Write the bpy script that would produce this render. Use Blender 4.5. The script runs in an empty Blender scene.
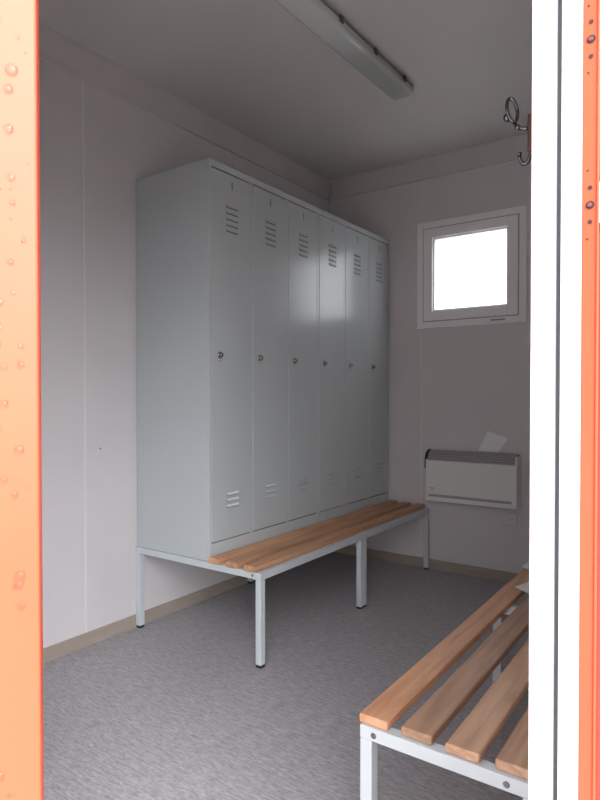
import bpy, bmesh, math, random
from mathutils import Vector, Matrix
random.seed(7)
S = bpy.context.scene
C = S.collection

# ------------------------------------------------------------------ helpers
def bx(bm, x0, x1, y0, y1, z0, z1, bev=0.0, mi=0, seg=2):
    vs = [bm.verts.new((x, y, z)) for x in (x0, x1) for y in (y0, y1) for z in (z0, z1)]
    fs = [bm.faces.new([vs[i] for i in q]) for q in
          ((0, 1, 3, 2), (4, 6, 7, 5), (0, 4, 5, 1), (2, 3, 7, 6), (0, 2, 6, 4), (1, 5, 7, 3))]
    for f in fs: f.material_index = mi
    if bev > 0:
        es = list({e for f in fs for e in f.edges})
        r = bmesh.ops.bevel(bm, geom=es, offset=bev, segments=seg, profile=.5, affect='EDGES', clamp_overlap=True)
        for f in r['faces']: f.material_index = mi
    return vs

def prism(bm, pts, axis, a, b, mi=0):
    """extrude a 2D polygon along axis; pts are the two other coordinates in x,y,z order"""
    def mk(p, t):
        if axis == 'x': return (t, p[0], p[1])
        if axis == 'y': return (p[0], t, p[1])
        return (p[0], p[1], t)
    A = [bm.verts.new(mk(p, a)) for p in pts]; B = [bm.verts.new(mk(p, b)) for p in pts]
    n = len(pts)
    fs = [bm.faces.new(A), bm.faces.new(B[::-1])]
    for i in range(n): fs.append(bm.faces.new([A[i], B[i], B[(i+1) % n], A[(i+1) % n]][::-1]))
    for f in fs: f.material_index = mi
    return fs

def cyl(bm, p0, p1, r0, r1=None, n=16, mi=0):
    p0, p1 = Vector(p0), Vector(p1); r1 = r0 if r1 is None else r1
    q = (p1-p0).to_track_quat('Z', 'Y')
    A, B = [], []
    for i in range(n):
        a = 2*math.pi*i/n; v = q @ Vector((math.cos(a), math.sin(a), 0))
        A.append(bm.verts.new(p0+v*r0)); B.append(bm.verts.new(p1+v*r1))
    fs = [bm.faces.new(A[::-1]), bm.faces.new(B)]
    for i in range(n):
        f = bm.faces.new([A[i], A[(i+1) % n], B[(i+1) % n], B[i]]); f.smooth = True; fs.append(f)
    for f in fs: f.material_index = mi

def tube(bm, pts, radii, n=12, mi=0):
    pts = [Vector(p) for p in pts]; rings = []
    for i, p in enumerate(pts):
        t = (pts[min(i+1, len(pts)-1)]-pts[max(i-1, 0)]).normalized()
        s = Vector((0, 1, 0)); s = (s - t*s.dot(t))
        if s.length < .1: s = Vector((1, 0, 0)) - t*t.x
        s.normalize(); u = t.cross(s)
        rings.append([bm.verts.new(p + (s*math.cos(2*math.pi*k/n)+u*math.sin(2*math.pi*k/n))*radii[i]) for k in range(n)])
    for a, b in zip(rings, rings[1:]):
        for k in range(n):
            f = bm.faces.new([a[k], a[(k+1) % n], b[(k+1) % n], b[k]]); f.smooth = True; f.material_index = mi
    for r in (rings[0][::-1], rings[-1]):
        f = bm.faces.new(r); f.material_index = mi

def ball(bm, c, r, sc=(1, 1, 1), mi=0):
    m = Matrix.Translation(c) @ Matrix.Diagonal((sc[0], sc[1], sc[2], 1))
    r_ = bmesh.ops.create_uvsphere(bm, u_segments=14, v_segments=9, radius=r, matrix=m)
    for v in r_['verts']:
        for f in v.link_faces: f.smooth = True; f.material_index = mi

def obj(name, bm, mats, parent=None, kind=None):
    bmesh.ops.recalc_face_normals(bm, faces=bm.faces[:])
    me = bpy.data.meshes.new(name); bm.to_mesh(me); bm.free()
    for m in (mats if isinstance(mats, (list, tuple)) else [mats]): me.materials.append(m)
    o = bpy.data.objects.new(name, me); C.objects.link(o)
    if parent is not None:
        o.parent = parent
        # geometry is written in world coordinates: take the parent's place out of the mesh
        me.transform(wmat(parent).inverted())
    if kind: o['kind'] = kind
    return o

def wmat(o):
    m = Matrix.LocRotScale(o.location, o.rotation_euler, o.scale)
    return wmat(o.parent) @ m if o.parent else m

def thing(name, label, cat, loc, group=None):
    o = bpy.data.objects.new(name, None); C.objects.link(o)
    o.location = loc; o.empty_display_size = .1
    o['label'] = label; o['category'] = cat
    if group: o['group'] = group
    return o

def dup(root, loc, label, group=None):
    def cp(o, par):
        c = o.copy(); C.objects.link(c); c.parent = par
        for ch in o.children: cp(ch, c)
        return c
    r = cp(root, None); r.location = loc; r['label'] = label
    if group: r['group'] = group
    return r

BM = bmesh.new

# ------------------------------------------------------------------ materials
def mat(name, col, rough=.5, metal=0.0, spec=.5, coat=0.0):
    m = bpy.data.materials.new(name); m.use_nodes = True
    b = m.node_tree.nodes['Principled BSDF']
    b.inputs['Base Color'].default_value = (*col, 1); b.inputs['Roughness'].default_value = rough
    b.inputs['Metallic'].default_value = metal; b.inputs['Specular IOR Level'].default_value = spec
    b.inputs['Coat Weight'].default_value = coat; b.inputs['Coat Roughness'].default_value = .08
    return m

def noisy(m, scale, c0, c1, stretch=(1, 1, 1), detail=5, lo=.35, hi=.65, bump=0.0, rough=None, per_object=False, dist=0.0):
    nt = m.node_tree; N = nt.nodes; L = nt.links; b = N['Principled BSDF']
    tc = N.new('ShaderNodeTexCoord'); mp = N.new('ShaderNodeMapping'); no = N.new('ShaderNodeTexNoise'); cr = N.new('ShaderNodeValToRGB')
    mp.inputs['Scale'].default_value = stretch
    L.new(tc.outputs['Object'], mp.inputs['Vector'])
    if per_object:
        oi = N.new('ShaderNodeObjectInfo'); mu = N.new('ShaderNodeMath'); mu.operation = 'MULTIPLY'; mu.inputs[1].default_value = 37
        L.new(oi.outputs['Random'], mu.inputs[0]); L.new(mu.outputs[0], mp.inputs['Location'])
    L.new(mp.outputs[0], no.inputs['Vector'])
    no.inputs['Scale'].default_value = scale; no.inputs['Detail'].default_value = detail; no.inputs['Distortion'].default_value = dist
    cr.color_ramp.elements[0].position = lo; cr.color_ramp.elements[1].position = hi
    cr.color_ramp.elements[0].color = (*c0, 1); cr.color_ramp.elements[1].color = (*c1, 1)
    L.new(no.outputs['Fac'], cr.inputs[0]); L.new(cr.outputs[0], b.inputs['Base Color'])
    if bump:
        bp = N.new('ShaderNodeBump'); bp.inputs['Strength'].default_value = bump; bp.inputs['Distance'].default_value = .002
        L.new(no.outputs['Fac'], bp.inputs['Height']); L.new(bp.outputs[0], b.inputs['Normal'])
    return cr

M = {}
M['wall'] = mat('wall_laminate', (.62, .585, .585), .5)
noisy(M['wall'], 3, (.635, .60, .605), (.665, .63, .635), bump=.03)
M['ceil'] = mat('ceiling_laminate', (.52, .50, .49), .55)
noisy(M['ceil'], 2, (.66, .635, .62), (.69, .665, .65))
M['seam'] = mat('seam_strip', (.72, .69, .69), .4)
M['trim'] = mat('cornice', (.55, .51, .51), .5)
noisy(M['trim'], 4, (.57, .53, .53), (.61, .57, .57))
M['base'] = mat('beige_skirting', (.36, .30, .26), .5)
noisy(M['base'], 9, (.34, .28, .24), (.38, .315, .27), stretch=(1, 1, 4))
M['locker'] = mat('locker_grey_paint', (.50, .535, .545), .23, spec=.5)
noisy(M['locker'], 2.5, (.495, .53, .54), (.51, .545, .555), bump=.02)
M['gap'] = mat('gap_shade', (.03, .03, .03), .8)
M['slot'] = mat('vent_shade_and_slot', (.19, .195, .20), .8)  # painted shade under the louvres; also colours the number slot
M['steel'] = mat('white_tube_steel', (.57, .61, .63), .35)
noisy(M['steel'], 12, (.555, .595, .615), (.58, .62, .64))
M['chrome'] = mat('chrome', (.50, .48, .46), .2, 1.0)
M['hook'] = mat('dark_chrome', (.13, .13, .135), .15, 1.0)
M['rubber'] = mat('black_rubber', (.02, .02, .02), .6)
M['zinc'] = mat('zinc_bolt', (.17, .18, .20), .35, .8)

def wood(name, c0, c1):
    m = mat(name, c0, .42)
    cr = noisy(m, 4, c0, c1, stretch=(9, .8, 14), detail=8, lo=.3, hi=.7, bump=.12, per_object=True, dist=.6)
    nt = m.node_tree; N = nt.nodes; L = nt.links; b = N['Principled BSDF']
    oi = N.new('ShaderNodeObjectInfo'); hs = N.new('ShaderNodeHueSaturation'); mr = N.new('ShaderNodeMapRange')
    mr.inputs['To Min'].default_value = .80; mr.inputs['To Max'].default_value = 1.12
    L.new(oi.outputs['Random'], mr.inputs['Value']); L.new(mr.outputs[0], hs.inputs['Value'])
    L.new(cr.outputs[0], hs.inputs['Color']); L.new(hs.outputs[0], b.inputs['Base Color'])
    return m
M['wood'] = wood('beech_slat', (.38, .205, .122), (.61, .375, .24))
M['wood_warm'] = wood('warm_beech_slat', (.46, .225, .118), (.66, .36, .205))
M['wood_red'] = wood('red_brown_board', (.05, .012, .010), (.075, .018, .014))

# floor: grey vinyl with short streaks across the room
fm = mat('streaked_vinyl', (.25, .24, .25), .42)
nt = fm.node_tree; N = nt.nodes; L = nt.links; b = N['Principled BSDF']
tc = N.new('ShaderNodeTexCoord')
def streak(scale, st):
    mp = N.new('ShaderNodeMapping'); mp.inputs['Scale'].default_value = st; no = N.new('ShaderNodeTexNoise')
    no.inputs['Scale'].default_value = scale; no.inputs['Detail'].default_value = 4; no.inputs['Distortion'].default_value = .3
    L.new(tc.outputs['Object'], mp.inputs[0]); L.new(mp.outputs[0], no.inputs['Vector']); return no
a1 = streak(22, (.9, 5, 1)); a2 = streak(55, (1.0, 4, 1))
mx = N.new('ShaderNodeMath'); mx.operation = 'ADD'; L.new(a1.outputs['Fac'], mx.inputs[0]); L.new(a2.outputs['Fac'], mx.inputs[1])
hv = N.new('ShaderNodeMath'); hv.operation = 'MULTIPLY'; hv.inputs[1].default_value = .5; L.new(mx.outputs[0], hv.inputs[0])
cr = N.new('ShaderNodeValToRGB')
cr.color_ramp.elements[0].position = .38; cr.color_ramp.elements[0].color = (.28, .27, .285, 1)
cr.color_ramp.elements[1].position = .64; cr.color_ramp.elements[1].color = (.51, .495, .51, 1)
e = cr.color_ramp.elements.new(.5); e.color = (.385, .37, .385, 1)
L.new(hv.outputs[0], cr.inputs[0]); L.new(cr.outputs[0], b.inputs['Base Color'])
M['floor'] = fm

M['orange'] = mat('orange_paint', (.66, .080, .036), .36, spec=.26)
noisy(M['orange'], 5, (.65, .078, .035), (.67, .083, .038))
M['red'] = mat('red_orange_paint', (.62, .028, .016), .35, coat=.2)
noisy(M['red'], 5, (.61, .027, .015), (.63, .030, .017))
M['pvc'] = mat('white_profile', (.74, .75, .77), .35)
noisy(M['pvc'], 6, (.735, .745, .765), (.75, .76, .78))
M['winframe'] = mat('window_plastic', (.88, .85, .855), .35)
M['slate'] = mat('frame_groove', (.34, .33, .335), .5)
M['gasket'] = mat('dark_gasket', (.05, .052, .06), .6)
M['heater'] = mat('heater_white', (.78, .77, .75), .35)
M['grille'] = mat('heater_grille', (.31, .275, .285), .5)
M['dark'] = mat('dark_plastic', (.05, .05, .055), .45)
M['band'] = mat('heater_outlet', (.40, .385, .385), .5)
M['paper'] = mat('paper', (.85, .86, .88), .6)
M['lampbody'] = mat('lamp_housing', (.22, .225, .225), .5)
M['tube'] = mat('fluorescent_tube', (.8, .8, .78), .3)
M['reflector'] = mat('lamp_reflector', (.55, .57, .56), .4)
gm = mat('gravel', (.36, .35, .34), .9); noisy(gm, 60, (.32, .31, .30), (.46, .45, .44), bump=.4); M['ground'] = gm

def mixed(name, col, rough, tfac, tcol):
    """clear plastic or glass: mostly straight-through with a fresnel gloss on top"""
    m = bpy.data.materials.new(name); m.use_nodes = True; nt = m.node_tree; N = nt.nodes; L = nt.links
    b = N['Principled BSDF']; b.inputs['Base Color'].default_value = (*col, 1); b.inputs['Roughness'].default_value = rough
    t = N.new('ShaderNodeBsdfTransparent'); t.inputs[0].default_value = (*tcol, 1)
    mx = N.new('ShaderNodeMixShader'); out = N['Material Output']
    if tfac is None:
        g = N.new('ShaderNodeBsdfGlossy'); g.inputs['Roughness'].default_value = rough
        fr = N.new('ShaderNodeFresnel'); fr.inputs[0].default_value = 1.5
        ge = N.new('ShaderNodeNewGeometry'); iv = N.new('ShaderNodeMath'); iv.operation = 'SUBTRACT'; iv.inputs[0].default_value = 1
        mu = N.new('ShaderNodeMath'); mu.operation = 'MULTIPLY'
        L.new(ge.outputs['Backfacing'], iv.inputs[1]); L.new(iv.outputs[0], mu.inputs[0]); L.new(fr.outputs[0], mu.inputs[1])
        L.new(mu.outputs[0], mx.inputs[0]); L.new(t.outputs[0], mx.inputs[1]); L.new(g.outputs[0], mx.inputs[2])
    else:
        mx.inputs[0].default_value = 1-tfac; L.new(t.outputs[0], mx.inputs[1]); L.new(b.outputs[0], mx.inputs[2])
    L.new(mx.outputs[0], out.inputs['Surface'])
    return m
M['glass'] = mixed('window_glass', (1, 1, 1), .02, None, (.97, .98, .98))
M['diffuser'] = mixed('lamp_diffuser_plastic', (.80, .84, .82), .14, .22, (.85, .9, .88))
M['drop'] = mat('water_drop', (1, 1, 1), .02)
M['drop'].node_tree.nodes['Principled BSDF'].inputs['Transmission Weight'].default_value = 1
M['drop'].node_tree.nodes['Principled BSDF'].inputs['IOR'].default_value = 1.33
_n = M['drop'].node_tree; _t = _n.nodes.new('ShaderNodeBsdfTransparent'); _m = _n.nodes.new('ShaderNodeMixShader'); _m.inputs[0].default_value = .7
_n.links.new(_t.outputs[0], _m.inputs[1]); _n.links.new(_n.nodes['Principled BSDF'].outputs[0], _m.inputs[2]); _n.links.new(_m.outputs[0], _n.nodes['Material Output'].inputs['Surface'])

# ------------------------------------------------------------------ dimensions (metres; x right, y into the room)
RX, Y0, Y1, ZC = 2.30, .62, 3.745, 2.70
LX, BXF, YA, U, HB = .497, .795, 1.965, .880, .402
US = .888                                  # length of one bench stand
WLX = -.002
DX0, DX1, DH = 1.345, 2.2275, 2.02         # door opening

# ------------------------------------------------------------------ setting
def struct(name, bm, m, parent=None):
    o = obj(name, bm, m, parent); o['kind'] = 'structure'; return o
q = BM(); bx(q, -.08, RX+.08, .56, Y1+.08, -.08, 0); struct('floor', q, M['floor'])
q = BM(); bx(q, -.08, RX+.08, .56, Y1+.08, ZC, ZC+.08); struct('ceiling', q, M['ceil'])
q = BM(); bx(q, -.08, WLX, .56, Y1+.08, 0, ZC); wl = struct('wall_left', q, M['wall'])
for y in (1.675, 2.70):
    q = BM(); bx(q, WLX, WLX+.0025, y-.006, y+.006, .066, 2.57, .001); obj('seam_strip', q, M['seam'], wl)
q = BM(); cyl(q, (WLX, 1.757, .90), (WLX+.003, 1.757, .90), .004); obj('screw_head', q, M['zinc'], wl)
q = BM(); bx(q, RX, RX+.08, .56, Y1+.08, 0, ZC); struct('wall_right', q, M['wall'])
# far wall with the window hole
WX0, WX1, WZ0, WZ1 = .700, 1.403, 1.587, 2.284
HX0, HX1, HZ0, HZ1 = WX0+.03, WX1-.03, WZ0+.03, WZ1-.03
q = BM()
bx(q, 0, HX0, Y1, Y1+.08, 0, ZC); bx(q, HX1, RX, Y1, Y1+.08, 0, ZC)
bx(q, HX0, HX1, Y1, Y1+.08, 0, HZ0); bx(q, HX0, HX1, Y1, Y1+.08, HZ1, ZC)
wb = struct('wall_back', q, M['wall'])
for x in (.726, 1.70):
    for z0, z1 in (((.066, WZ0-.001), (WZ1+.001, 2.57)) if x < 1 else ((.066, 2.57),)):
        q = BM(); bx(q, x-.006, x+.006, Y1-.0025, Y1, z0, z1, .001); obj('seam_strip', q, M['seam'], wb)
# front wall (inner white skin, outer orange steel)
q = BM()
for a, c, d, e_ in ((0, DX0-.02, 0, ZC), (DX1+.02, RX, 0, ZC), (DX0-.02, DX1+.02, DH+.02, ZC)):
    bx(q, a, c, .585, Y0, d, e_, mi=0)
for a, c, d, e_ in ((-.08, DX0-.05, -.08, ZC+.08), (2.2885, RX+.08, -.08, ZC+.08), (DX0-.05, 2.2885, DH+.05, ZC+.08)):
    bx(q, a, c, .562, .584, d, e_, mi=1)
wf = struct('wall_front', q, [M['wall'], M['red']])
# skirting
def skirt(name, a):
    q = BM(); prism(q, *a); return struct(name, q, M['base'])
pf = lambda s, o: [(o, 0), (o+s*.005, 0), (o+s*.005, .060), (o+s*.002, .064), (o, .064)]
skirt('baseboard_left', (pf(1, WLX), 'y', Y0, Y1))
skirt('baseboard_right', (pf(-1, RX), 'y', Y0, Y1))
skirt('baseboard_back', (pf(-1, Y1), 'x', WLX+.005, RX-.005))
# cornice strips
cf = lambda s, o: [(o, 2.57), (o+s*.010, 2.572), (o+s*.014, 2.60), (o+s*.034, 2.688), (o+s*.034, ZC), (o, ZC)]
for nm, s, o_, ax, a, c in (('trim_1', 1, WLX, 'y', Y0, Y1), ('trim_2', -1, RX, 'y', Y0, Y1), ('trim_3', -1, Y1, 'x', WLX+.034, RX-.034)):
    q = BM(); prism(q, cf(s, o_), ax, a, c); struct(nm, q, M['trim'])

# window
w = bpy.data.objects.new('window_1', None); C.objects.link(w); w.location = ((WX0+WX1)/2, Y1, WZ0); w['kind'] = 'structure'
def ring(bm, x0, x1, z0, z1, t, y0, y1, bev=.003, mi=0):
    for a in ((x0, x0+t, z0, z1), (x1-t, x1, z0, z1), (x0+t, x1-t, z0, z0+t), (x0+t, x1-t, z1-t, z1)):
        bx(bm, a[0], a[1], y0, y1, a[2], a[3], bev, mi)
q = BM(); ring(q, WX0, WX1, WZ0, WZ1, .045, Y1-.012, Y1, .002); ring(q, HX0, HX1, HZ0, HZ1, .035, Y1, Y1+.08, .0)
obj('window_frame', q, M['winframe'], w)
q = BM(); ring(q, WX0+.048, WX1-.048, WZ0+.048, WZ1-.048, .062, Y1-.022, Y1+.045, .004)
ring(q, WX0+.108, WX1-.108, WZ0+.108, WZ1-.108, .012, Y1-.008, Y1+.040, .003)
sash = obj('sash', q, M['winframe'], w)
q = BM(); ring(q, WX0+.0425, WX1-.0425, WZ0+.0425, WZ1-.0425, .006, Y1-.0135, Y1-.002, 0); obj('sash_gap', q, M['slate'], w)
q = BM(); bx(q, WX0+.112, WX1-.112, Y1+.012, Y1+.018, WZ0+.112, WZ1-.112); obj('pane', q, M['glass'], w)
q = BM(); xm = (WX0+WX1)/2   # tilt catch at the top of the sash
bx(q, xm-.055, xm+.055, Y1-.027, Y1-.021, WZ1-.083, WZ1-.067, .002); bx(q, xm-.02, xm+.02, Y1-.036, Y1-.026, WZ1-.088, WZ1-.070, .003)
obj('catch', q, M['winframe'], w)
for x in (WX0+.17, WX1-.17):
    q = BM(); bx(q, x-.045, x+.045, Y1-.0145, Y1-.0115, WZ0+.020, WZ0+.030, .001); obj('drain_cover', q, M['slate'] if x > xm else M['winframe'], w)

# door: leaf swung outwards on the left, white frame and steel strip on the right
d = bpy.data.objects.new('door_1', None); C.objects.link(d); d.location = (DX0, .56, 0); d['kind'] = 'structure'
q = BM()
# right jamb: rounded inner profile, gasket groove, outer profile
def jamb(bm, pts, z0=0.0, z1=DH): prism(bm, pts, 'z', z0, z1)
arc = [(2.2435-.013+.013*math.sin(t), .560+.016-.016*math.cos(t)) for t in [math.radians(a) for a in range(0, 91, 10)]]
jamb(q, [(2.222, .585), (2.222, .562), (2.223, .560)] + arc + [(2.2435, .585)])
jamb(q, [(2.222, .585), (2.262, .585), (2.262, .625), (2.222, .625)])
jamb(q, [(2.2470, .585), (2.2470, .5615), (2.2482, .5590), (2.2550, .5582), (2.2635, .5582), (2.2645, .5590), (2.2645, .585)])
# head and left jamb
bx(q, DX0-.02, 2.222, .560, .625, DH, DH+.04, .003)
bx(q, DX0-.04, DX0, .560, .625, 0, DH+.04, .003)
fr = obj('door_frame', q, M['pvc'], d)
q = BM(); bx(q, 2.2425, 2.2480, .568, .586, 0, DH); obj('gasket', q, M['gasket'], fr)
q = BM(); bx(q, DX0-.02, 2.28, .555, .70, -.01, .004, .002); obj('threshold', q, M['zinc'], d)
# perforated orange strip
q = BM(); bx(q, 2.2645, 2.2758, .5578, .584, -.05, DH+.04, .0008); bx(q, 2.2758, 2.2778, .5565, .584, -.05, DH+.04, .0006)
st = obj('steel_strip', q, M['orange'], d)
q = BM(); bx(q, 2.2778, 2.295, .5600, .5835, -.05, DH+.04); obj('return_flange', q, M['red'], d)
PX = 1/1121.
def zp(py): return 1.1455 + (400-py)*.000835
for g in (37, 203):
    for dy, r in ((-17.5, .0019), (0, .0036), (17, .0019)):
        q = BM(); cyl(q, (2.2708, .5579, zp(g+dy)), (2.2708, .5574, zp(g+dy)), r, n=20)
        if r > .003:
            cyl(q, (2.2706, .5576, zp(g+dy)), (2.2706, .5560, zp(g+dy)), r*.62, r*.45, n=20, mi=1)
        obj('rivet_hole', q, [mat_hole := M.setdefault('hole', mat('dark_hole', (.025, .006, .006), .6)), M.setdefault('rivet', mat('worn_rivet', (.13, .04, .035), .5))], st)  # near-black discs laid on the strip for the holes
for py in (70, 168, 237, 3):
    q = BM(); cyl(q, (2.2688, .5579, zp(py)), (2.2688, .5575, zp(py)), .0010, n=12); obj('rivet_hole', q, M['hole'], st)
for a, c in ((11, 57), (181, 222)):
    q = BM(); bx(q, 2.2776, 2.292, .5575, .5600, zp(c), zp(a), .0008); pl = obj('strike_plate', q, M['pvc'], d)
    q = BM(); bx(q, 2.2772, 2.294, .5585, .5602, zp(c+8), zp(c), .0003); bx(q, 2.2786, 2.294, .5585, .5602, zp(a), zp(a-8), .0003); obj('plate_rim', q, M['hole'], pl)
for o in (fr, st): 
    for k_ in [o]+list(o.children): k_.data.transform(Matrix.Translation((.0055, 0, 0)))
for o in d.children:
    if o.name.split('.')[0] in ('return_flange', 'strike_plate'):
        for k_ in [o]+list(o.children): k_.data.transform(Matrix.Translation((.0055, 0, 0)))
# leaf
ray = Vector((-.912, .560)).normalized()
E0 = Vector((2.369, 0)) + Vector((-.912, .560)).normalized()*.995 + Vector((-.0008, -.0013))     # visible vertical edge, on the left edge of the view
ang = math.radians(5.5)
u = Vector((-ray.y, ray.x)); u = -u if u.y > 0 else u      # along the leaf, away from the doorway
u = Matrix.Rotation(-ang, 2) @ u
nrm = Vector((-u.y, u.x)); nrm = -nrm if nrm.dot(ray) > 0 else nrm    # face normal, towards the viewer
T = .042
def leafpt(a, t, z): v = E0 + u*a - nrm*t; return Vector((v.x, v.y, z))
q = BM(); W = .87
prof = [(0, .004), (.0012, .0012), (.004, 0), (W-.004, 0), (W, .004), (W, T-.004), (W-.004, T), (.004, T), (0, T-.004)]
prism(q, [tuple(leafpt(a, t, 0)[:2]) for a, t in prof], 'z', .03, 2.0)
leaf = obj('door_leaf', q, M['orange'], d)
q = BM()
def drop(a, z, r, sx=1., sz=1.):
    c = leafpt(a, 0, z); m = Matrix.Translation(c) @ Matrix(((u.x*sx, nrm.x*.42, 0, 0), (u.y*sx, nrm.y*.42, 0, 0), (0, 0, sz, 0), (0, 0, 0, 1)))
    rr = bmesh.ops.create_uvsphere(q, u_segments=14, v_segments=8, radius=r, matrix=m)
    for v in rr['verts']:
        for f in v.link_faces: f.smooth = True
k = .905/600*1.08
for px, py, r in ((20, 93, 6.5), (17, 111, 5), (17, 147, 5), (25, 17, 3), (8, 26, 3), (25, 63, 2.4), (10, 49, 2.4), (2, 115, 3), (19, 191, 4), (4, 174, 2.6),
                  (3, 201, 3), (18, 201, 2), (20, 214, 3), (29, 247, 3), (18, 268, 3.4), (6, 273, 3.2), (9, 305, 4), (20, 296, 2.5), (8, 328, 3), (7, 344, 3),
                  (26, 345, 3), (26, 362, 4), (12, 364, 3.2), (12, 398, 4), (7, 420, 4), (24, 441, 5), (11, 468, 4), (20, 482, 4), (24, 558, 6), (23, 566, 5), (25, 586, 4),
                  (3, 640, 3), (2, 705, 4), (6, 742, 5), (14, 761, 2.6), (10, 786, 5)):
    drop((41-px)*k, 1.138+(397-py)*k, r*k*.85, 1, 1.1)
for _ in range(260):
    a, z = random.uniform(.01, W-.02), random.uniform(.1, 1.95)
    if a < .065 and random.random() < .3: continue
    drop(a, z, random.uniform(.0008, .0028)*(1.6 if random.random() < .12 else 1), 1, random.uniform(1, 1.3))
obj('water_droplets', q, M['drop'], leaf, 'stuff')
for z in (.35, 1.05, 1.75):
    q = BM(); p = leafpt(.012, T*.5, z); cyl(q, (p.x-.05, .553, z-.05), (p.x-.05, .553, z+.05), .009)
    bx(q, DX0-.03, DX0+.03, .551, .560, z-.045, z+.045, .002)
    obj('hinge', q, M['zinc'], d)

# ------------------------------------------------------------------ locker
def locker(label):
    y0, y1, z0, z1 = YA, YA+U, HB, HB+1.8
    t = thing('locker', label, 'locker', (.02, y0, HB), 'three-door grey lockers')
    q = BM()
    bx(q, .003, LX-.016, y0+.0005, y1-.0005, z0, z1, .003)                # carcass
    # front rails and stiles round the doors
    n = 3; pitch = U/n
    for z in ((z0, z0+.078), (z1-.030, z1)): bx(q, LX-.0165, LX, y0+.0005, y1-.0005, z[0], z[1], .0015)
    for i in range(n+1):
        a = y0+i*pitch
        lo, hi = (a+.0005, a+.013) if i == 0 else ((a-.013, a-.0005) if i == n else (a-.009, a+.009))
        bx(q, LX-.0165, LX-.0006, lo, hi, z0+.078, z1-.030, .001)
    obj('cabinet', q, M['locker'], t)
    q = BM(); bx(q, LX-.0162, LX-.012, y0+.012, y1-.012, z0+.079, z1-.031); obj('door_gap_shade', q, M['gap'], t)  # dark sheet behind the doors, painted shade for the gaps
    for i in range(n):
        a = y0+i*pitch+(.015 if i == 0 else .0105); c = y0+(i+1)*pitch-(.015 if i == n-1 else .0105)
        da, dc = z0+.0825, z1-.0360
        q = BM(); bx(q, LX-.0115, LX+.0005, a, c, da, dc, .0018)
        m_ = (a+c)/2+.003
        for k, (zz, cnt) in enumerate(((1.904, 5), (.628, 3))):           # pressed louvres
            for j in range(cnt):
                z = zz+j*.0275
                h_ = .0038 if k == 0 else .0075; prism(q, [(LX+.0002, z+.014), (LX+h_, z+.0055), (LX+h_, z+.0015), (LX+.0002, z+.0015)], 'y', m_-.040, m_+.040)
                bx(q, LX+.0004, LX+.0009, m_-.042, m_+.042, z-(.0045 if k == 0 else .0015), z+.0015, 0, 1)  # dark strip under each louvre, shade of its opening painted on
        bx(q, LX+.0002, LX+.0010, m_-.0035, m_+.0035, 2.100, 2.136, 0, 1)   # number slot
        bx(q, LX+.0002, LX+.0018, m_+.0035, m_+.006, 2.100, 2.136, 0)
        dr = obj('locker_door', q, [M['locker'], M['slot']], t)
        q = BM(); yl, zl = a+.052, 1.331
        cyl(q, (LX, yl, zl), (LX+.006, yl, zl), .0165, .0145, 24); cyl(q, (LX+.006, yl, zl), (LX+.016, yl, zl), .010, .0085, 20)
        bx(q, LX+.0155, LX+.0185, yl-.0015, yl+.0015, zl-.006, zl+.006, 0, 1)
        cyl(q, (LX+.0002, yl, zl-.026), (LX+.003, yl, zl-.026), .0030, n=10)
        obj('lock', q, [M['chrome'], M['dark']], dr)
    return t
lk = locker('grey three-door steel locker nearer the doorway, its whole side panel in view')
dup(lk, (.02, YA+U, HB), 'grey three-door steel locker in the far corner, next to the window wall', 'three-door grey lockers')

def leg(bm, x0, y0, ztop, zb=.012, s=.030): bx(bm, x0, x0+s, y0, y0+s, zb, ztop, .0025)
def foot(bm, x0, y0, s=.030):
    bx(bm, x0+.002, x0+s-.002, y0+.002, y0+s-.002, .004, .013, .001); bx(bm, x0+.001, x0+s-.001, y0+.001, y0+s-.001, 0, .006, .0015)
def slat(bm, x0, x1, y0, y1, z0, z1): bx(bm, x0, x1, y0, y1, z0, z1, .004, 0, 3)

def stand(label):
    t = thing('locker_bench', label, 'bench', (.02, YA-.010, 0), 'slatted benches under the lockers')
    y0, y1 = YA-.0085, YA-.010+US-.0035; R = .030
    q = BM(); zt = HB-.0005
    for y in (y0, y1-R): bx(q, .0035, BXF-R, y, y+R, zt-R, zt, .002)       # cross rails
    bx(q, BXF-R, BXF, y0, y1, zt-R, zt, .002)                               # front rail
    bx(q, .0035, .0335, y0+R, y1-R, zt-R, zt, .002)
    bx(q, .32, .345, y0+R*.2, y1-R*.2, zt-R-.003, zt-R+.004, .001)           # small flange
    f = obj('frame', q, M['steel'], t)
    for y in (y0,):
        q = BM(); cyl(q, (BXF-.045, y+.001, zt-.015), (BXF-.045, y-.0014, zt-.015), .006, n=6)
        obj('bolt', q, M['zinc'], f)
    for x in (.0035, BXF-R):
        for y in (y0, y1-R):
            q = BM(); leg(q, x, y, zt-R); lg = obj('leg', q, M['steel'], t)
            q = BM(); foot(q, x, y); obj('foot_cap', q, M['rubber'], lg)
    for x0, x1 in ((.503, .567), (.606, .667), (.707, .768)):
        q = BM(); slat(q, x0, x1, YA-.018, YA+US-.0195, HB, HB+.026); obj('slat', q, M['wood_warm'], t)
    return t
sd = stand('white steel bench with three wooden slats, under the locker nearer the doorway')
dup(sd, (.02, YA-.010+US, 0), 'white steel bench with three wooden slats, under the far corner locker', 'slatted benches under the lockers')

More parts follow.
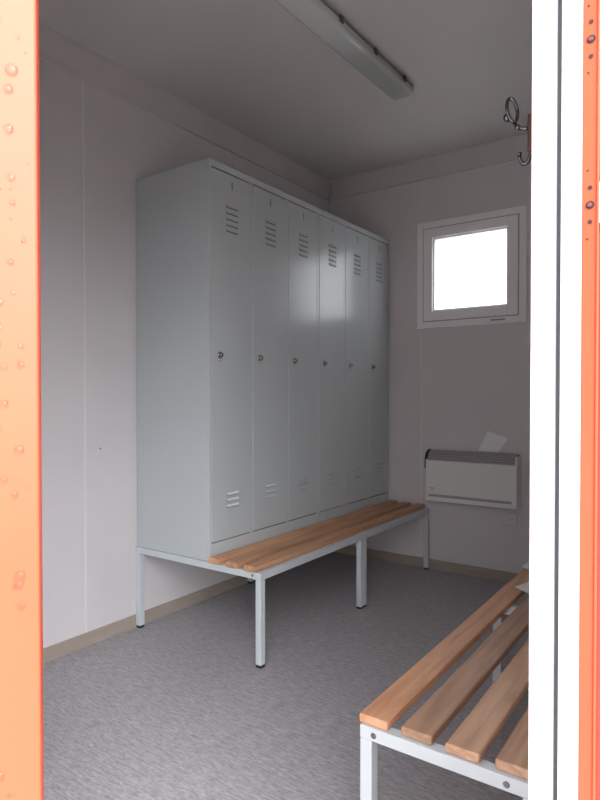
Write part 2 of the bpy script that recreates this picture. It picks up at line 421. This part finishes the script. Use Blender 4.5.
# ------------------------------------------------------------------ coat bench on the right
HX = HB+.003
t = thing('coat_bench', 'white steel coat bench with wide wooden slats and hooks in the right foreground', 'bench', (1.70, 1.155, 0))
X0, X1b, YB0, YB1 = 1.703, 2.090, 1.184, 3.140
R = .030
q = BM(); zt = HX
frames = [YB0, (YB0+YB1)/2-R/2, YB1-R]
for y in frames: bx(q, X0, X1b, y, y+R, zt-R, zt, .002)
bx(q, X1b-.025, X1b-.003, YB0+R, YB1-R, .14, .165, .002)
f = obj('frame', q, M['steel'], t)
for x in (X0+.035, X1b-.060):
    q = BM(); cyl(q, (x, YB0, zt-.016), (x, YB0-.002, zt-.016), .0045, n=6); cyl(q, (x, YB0, zt-.016), (x, YB0-.0008, zt-.016), .0068, n=18); obj('bolt', q, M['zinc'], f)
for y in frames:
    for x in (X0, X1b-R):
        q = BM(); leg(q, x, y, zt-R); lg = obj('leg', q, M['steel'], t)
        q = BM(); foot(q, x, y); obj('foot_cap', q, M['rubber'], lg)
for i, x in enumerate((1.697, 1.799, 1.902, 2.004)):
    q = BM(); slat(q, x, x+.072, 1.190+.004*(i % 2), YB1-.01, zt, zt+.021); obj('slat', q, M['wood_warm' if i == 0 else 'wood'], t)
for y in frames:
    q = BM(); bx(q, X1b, X1b+R, y, y+R, .012, 1.74, .002); obj('upright', q, M['steel'], t)
q = BM(); slat(q, X1b-.029, X1b-.0005, YB0+.005, YB1, 1.612, 1.684); bd = obj('coat_rail', q, M['wood_red'], t)
q = BM(); slat(q, X1b-.020, X1b-.0005, YB0+.02, YB1, .78, .85); obj('back_rest', q, M['wood'], t)
def hook(y):
    q = BM(); x = X1b-.0295; z = 1.655
    bx(q, x-.003, x, y-.009, y+.009, z-.036, z+.026, .0012)
    # upper prong: out and up, ending in a closed oval loop
    tube(q, [(x-.002, y, z+.017), (x-.014, y, z+.016), (x-.025, y, z+.022), (x-.034, y, z+.034)], [.0042, .0038, .0034, .0032])
    ball(q, (x-.026, y, z+.0225), .0062)
    c = Vector((x-.0375, y, z+.059)); pts = []
    for i in range(21):
        a = 2*math.pi*i/20; pts.append(c+Vector((.0085*math.sin(a)-.004*math.cos(a)*-1, .004*math.sin(a), -.0245*math.cos(a))))
    tube(q, pts, [.0034]*21, n=8)
    ball(q, c+Vector((-.010, 0, -.012)), .0072, (1, 1, 1.2))
    # lower prong: a U under the rail
    pts = [(x-.002-.0105*(1-math.cos(a)), y, z-.034-.018*math.sin(a)) for a in [math.pi*i/12 for i in range(13)]]
    tube(q, pts, [.0042-.0010*(i/12) for i in range(13)])
    ball(q, Vector(pts[-1])+Vector((0, 0, .003)), .0048)
    return obj('hook', q, M['hook'], bd)
for i in range(7): hook(1.225+i*.29)

# papers on the bench
def sheet(name, label, cat, P, lift, th=.0006):
    """thin curled sheet through four corner points"""
    q = BM(); n = 8; P = [Vector(p) for p in P]; top = []
    for i in range(n+1):
        row = []
        for j in range(n+1):
            s, t_ = i/n, j/n
            p = P[0]*(1-s)*(1-t_)+P[1]*s*(1-t_)+P[2]*s*t_+P[3]*(1-s)*t_
            row.append(p+Vector(lift)*(4*(s-.5)**2*(1 if s > .5 else .3)))
        top.append(row)
    vt = [[q.verts.new(p) for p in r] for r in top]
    for i in range(n):
        for j in range(n):
            f_ = q.faces.new([vt[i][j], vt[i+1][j], vt[i+1][j+1], vt[i][j+1]])
    bmesh.ops.recalc_face_normals(q, faces=q.faces[:]); bmesh.ops.solidify(q, geom=q.faces[:], thickness=th)
    bmesh.ops.recalc_face_normals(q, faces=q.faces[:])
    o = obj(name, q, M['paper']); o['label'] = label; o['category'] = cat; return o
zb = HX+.0222
sheet('paper_sheet', 'white paper sheet lying across the first two slats of the coat bench, nearer the doorway', 'paper',
      [(1.735, 2.30, zb), (1.90, 2.20, zb), (1.97, 2.42, zb), (1.80, 2.50, zb)], (0, 0, .010))
sheet('paper_sheet', 'white paper sheet on the coat bench, the one farther from the doorway', 'paper',
      [(1.86, 2.50, zb+.001), (1.87, 2.74, zb+.001), (1.712, 2.76, zb+.020), (1.702, 2.52, zb+.020)], (0, 0, .004))

# ------------------------------------------------------------------ heater
hx0, hx1, yf, yb = .798, 1.376, Y1-.095, Y1-.0005
t = thing('convector_heater', 'white wall convector heater with a grey top grille below the window', 'heater', ((hx0+hx1)/2, yb, .46))
z0h, z1h, ztop = .466, .730, .790
q = BM(); bx(q, hx0, hx1, yf, yb-.002, z0h, z1h, .006, 0, 3); bx(q, hx0+.03, hx1-.03, yb-.003, yb, z0h+.02, z1h, 0)
bx(q, hx0+.0, hx0+.012, yf+.002, yb, z1h-.01, z1h+.004, .001)
bx(q, hx1-.012, hx1, yf+.004, yb-.002, z1h-.01, ztop-.012, .002)
obj('casing', q, M['heater'], t)
def gp(s): a = s*math.pi/2; return (yf+.004+(.072)*(1-math.cos(a)), z1h-.012+(ztop-z1h+.012)*math.sin(a))
q = BM()
pts = [gp(i/8) for i in range(9)]
prism(q, [(yb-.004, z1h-.012)]+[(yb-.004, ztop)]+pts[::-1], 'x', hx0+.010, hx1-.013)
for i in range(6):
    a = gp(.12+i*.155); bx(q, hx0+.012, hx1-.016, a[0]-.0035, a[0]+.001, a[1]-.002, a[1]+.003, .0005, 1)
obj('grille', q, [M['grille'], M['band']], t)
q = BM(); prism(q, [(yb-.002, z1h-.055)]+[(yb-.002, ztop+.004)]+[(p[0]-.004, p[1]+.004) for p in pts[::-1]]+[(yf-.001, z1h-.05), (yf+.02, z1h-.06)], 'x', hx0-.006, hx0-.0005)
obj('side_cap', q, M['dark'], t)
q = BM(); bx(q, hx0+.022, hx1-.030, yf-.002, yf+.004, z0h+.030, z0h+.047, .001); obj('air_outlet', q, M['band'], t)
q = BM(); bx(q, hx0+.030, hx0+.062, yf-.0008, yf+.001, z0h+.083, z0h+.088); bx(q, hx0+.038, hx0+.054, yf-.0008, yf+.001, z0h+.070, z0h+.075); obj('badge', q, M['band'], t)
sheet('leaflet', 'white folded leaflet tucked upright behind the top of the heater', 'leaflet',
      [(1.115, Y1-.012, .797), (1.245, Y1-.012, .796), (1.300, Y1-.006, .882), (1.175, Y1-.006, .925)], (0, -.004, 0), .001)
t = thing('wall_socket', 'small white wall socket below the right end of the heater', 'socket', (1.318, Y1, .40))
q = BM(); bx(q, 1.283, 1.353, Y1-.010, Y1-.0005, .355, .425, .003); obj('cover_plate', q, M['wall'], t)
q = BM(); cyl(q, (1.318, Y1-.0105, .390), (1.318, Y1-.0100, .390), .020, n=24); cyl(q, (1.309, Y1-.0110, .390), (1.309, Y1-.0103, .390), .003, mi=1); cyl(q, (1.327, Y1-.0110, .390), (1.327, Y1-.0103, .390), .003, mi=1)
obj('socket_insert', q, [M['wall'], M['dark']], t)

# ------------------------------------------------------------------ ceiling light
lx0, lx1, ly0, ly1 = .986, 1.098, 1.45, 2.79
t = thing('ceiling_light', 'long unlit fluorescent ceiling light with a clear grey plastic cover', 'ceiling light', ((lx0+lx1)/2, (ly0+ly1)/2, ZC))
q = BM(); prism(q, [(lx0+.010, ZC-.0005), (lx0, ZC-.012), (lx0, ZC-.025), (lx1, ZC-.025), (lx1, ZC-.012), (lx1-.010, ZC-.0005)], 'y', ly0, ly1)
obj('housing', q, M['lampbody'], t)
xc = (lx0+lx1)/2
def dprof(k=1.0):
    P = [(lx0+.003, ZC-.0255)]
    for i in range(11):
        a = math.pi*i/10; ca = math.cos(a); P.append((xc-(.0585*k)*math.copysign(abs(ca)**.35, ca), ZC-.027-.035*k*math.sin(a)**.45))
    P.append((lx1-.003, ZC-.0255)); return P
q = BM(); fs = prism(q, dprof(), 'y', ly0+.003, ly1-.003)
for f_ in fs[2:]: f_.smooth = True
obj('diffuser', q, M['diffuser'], t)
q = BM(); bx(q, lx0+.012, lx1-.012, ly0+.02, ly1-.02, ZC-.032, ZC-.0256, .002); obj('reflector', q, M['reflector'], t)
for x in (xc-.024, xc+.024):
    q = BM(); cyl(q, (x, ly0+.03, ZC-.046), (x, ly1-.03, ZC-.046), .008, n=16)
    for y in (ly0+.022, ly1-.030): bx(q, x-.012, x+.012, y, y+.008, ZC-.056, ZC-.032, .001)
    obj('fluorescent_tube', q, M['tube'], t)
for i in range(5):
    y = ly0+.10+i*(ly1-ly0-.2)/4
    for x, s in ((lx0, -1), (lx1, 1)):
        q = BM(); a, c = sorted((x+s*.0005, x+s*.006)); bx(q, a, c, y-.014, y+.014, ZC-.036, ZC-.010, .001); obj('clip', q, M['dark'], t)
t.rotation_euler.z = math.radians(-1.3); t.location.x -= .0135
q = BM(); cyl(q, (1.78, 2.56, ZC-.004), (1.78, 2.56, ZC-.0003), .006, n=12); o = obj('screw', q, M['dark'])
o['label'] = 'small dark screw head in the ceiling, right of the long light'; o['category'] = 'screw'

# ------------------------------------------------------------------ outside
q = BM(); bx(q, -40, 40, -40, 40, -.34, -.22); struct('ground', q, M['ground'])
for x in (-.08, RX-.07):
    for y in (.60, Y1-.07):
        q = BM(); bx(q, x, x+.15, y, y+.15, -.2195, -.0805, .005); struct('trim_%d' % (4+(x > 0)*2+(y > 1)), q, M['ground'])  # unseen foundation blocks under the container's corners

# ------------------------------------------------------------------ world, camera
SKY_DIR = (.86, -.42, .52); SKY_POW = 7.0; SKY_AMP = 5.2; SKY_BASE = .56; SKY_Z = .4
Wd = bpy.data.worlds.new('overcast'); S.world = Wd; Wd.use_nodes = True
nt = Wd.node_tree; bg = nt.nodes['Background']
# overcast sky: brighter overhead and where the sun stands behind the cloud, behind the viewer
N = nt.nodes; L = nt.links
tc = N.new('ShaderNodeTexCoord'); sp = N.new('ShaderNodeSeparateXYZ'); L.new(tc.outputs['Generated'], sp.inputs[0])
def mth(op, a, b_=None):
    n = N.new('ShaderNodeMath'); n.operation = op
    for i, v in enumerate((a, b_)):
        if v is None: continue
        if isinstance(v, (int, float)): n.inputs[i].default_value = v
        else: L.new(v, n.inputs[i])
    return n.outputs[0]
zz = mth('MAXIMUM', sp.outputs['Z'], 0.0)
dt = N.new('ShaderNodeVectorMath'); dt.operation = 'DOT_PRODUCT'; L.new(tc.outputs['Generated'], dt.inputs[0])
dt.inputs[1].default_value = Vector(SKY_DIR).normalized()
lobe = mth('MULTIPLY', mth('POWER', mth('MAXIMUM', dt.outputs['Value'], 0.0), SKY_POW), SKY_AMP)
base = mth('ADD', mth('MULTIPLY', sp.outputs['Y'], .42), SKY_BASE)
tot = mth('ADD', mth('ADD', mth('MULTIPLY', zz, SKY_Z), base), lobe)
bg.inputs[0].default_value = (.94, .97, 1.0, 1); L.new(tot, bg.inputs[1])
cam = bpy.data.cameras.new('camera'); co = bpy.data.objects.new('camera', cam); C.objects.link(co); S.camera = co
cam.sensor_fit = 'HORIZONTAL'; cam.sensor_width = 36; cam.lens = 36*601.84/600; cam.clip_start = .01
yaw, pit, rol = math.radians(35.0743), math.radians(-.8409), math.radians(-.0094)
dv = Vector((-math.sin(yaw)*math.cos(pit), math.cos(yaw)*math.cos(pit), math.sin(pit)))
rv = Vector((math.cos(yaw), math.sin(yaw), 0)); uv = rv.cross(dv)
r2 = rv*math.cos(rol)+uv*math.sin(rol); u2 = -rv*math.sin(rol)+uv*math.cos(rol)
m = Matrix((r2, u2, -dv)).transposed().to_4x4(); m.translation = Vector((2.3691, 0, 1.1501)); cam.shift_y = 3.618/600; co.matrix_world = m
S.view_settings.view_transform = 'Standard'; S.view_settings.look = 'None'; S.view_settings.gamma = 1; S.view_settings.use_curve_mapping = False
S.view_settings.exposure = 2.2
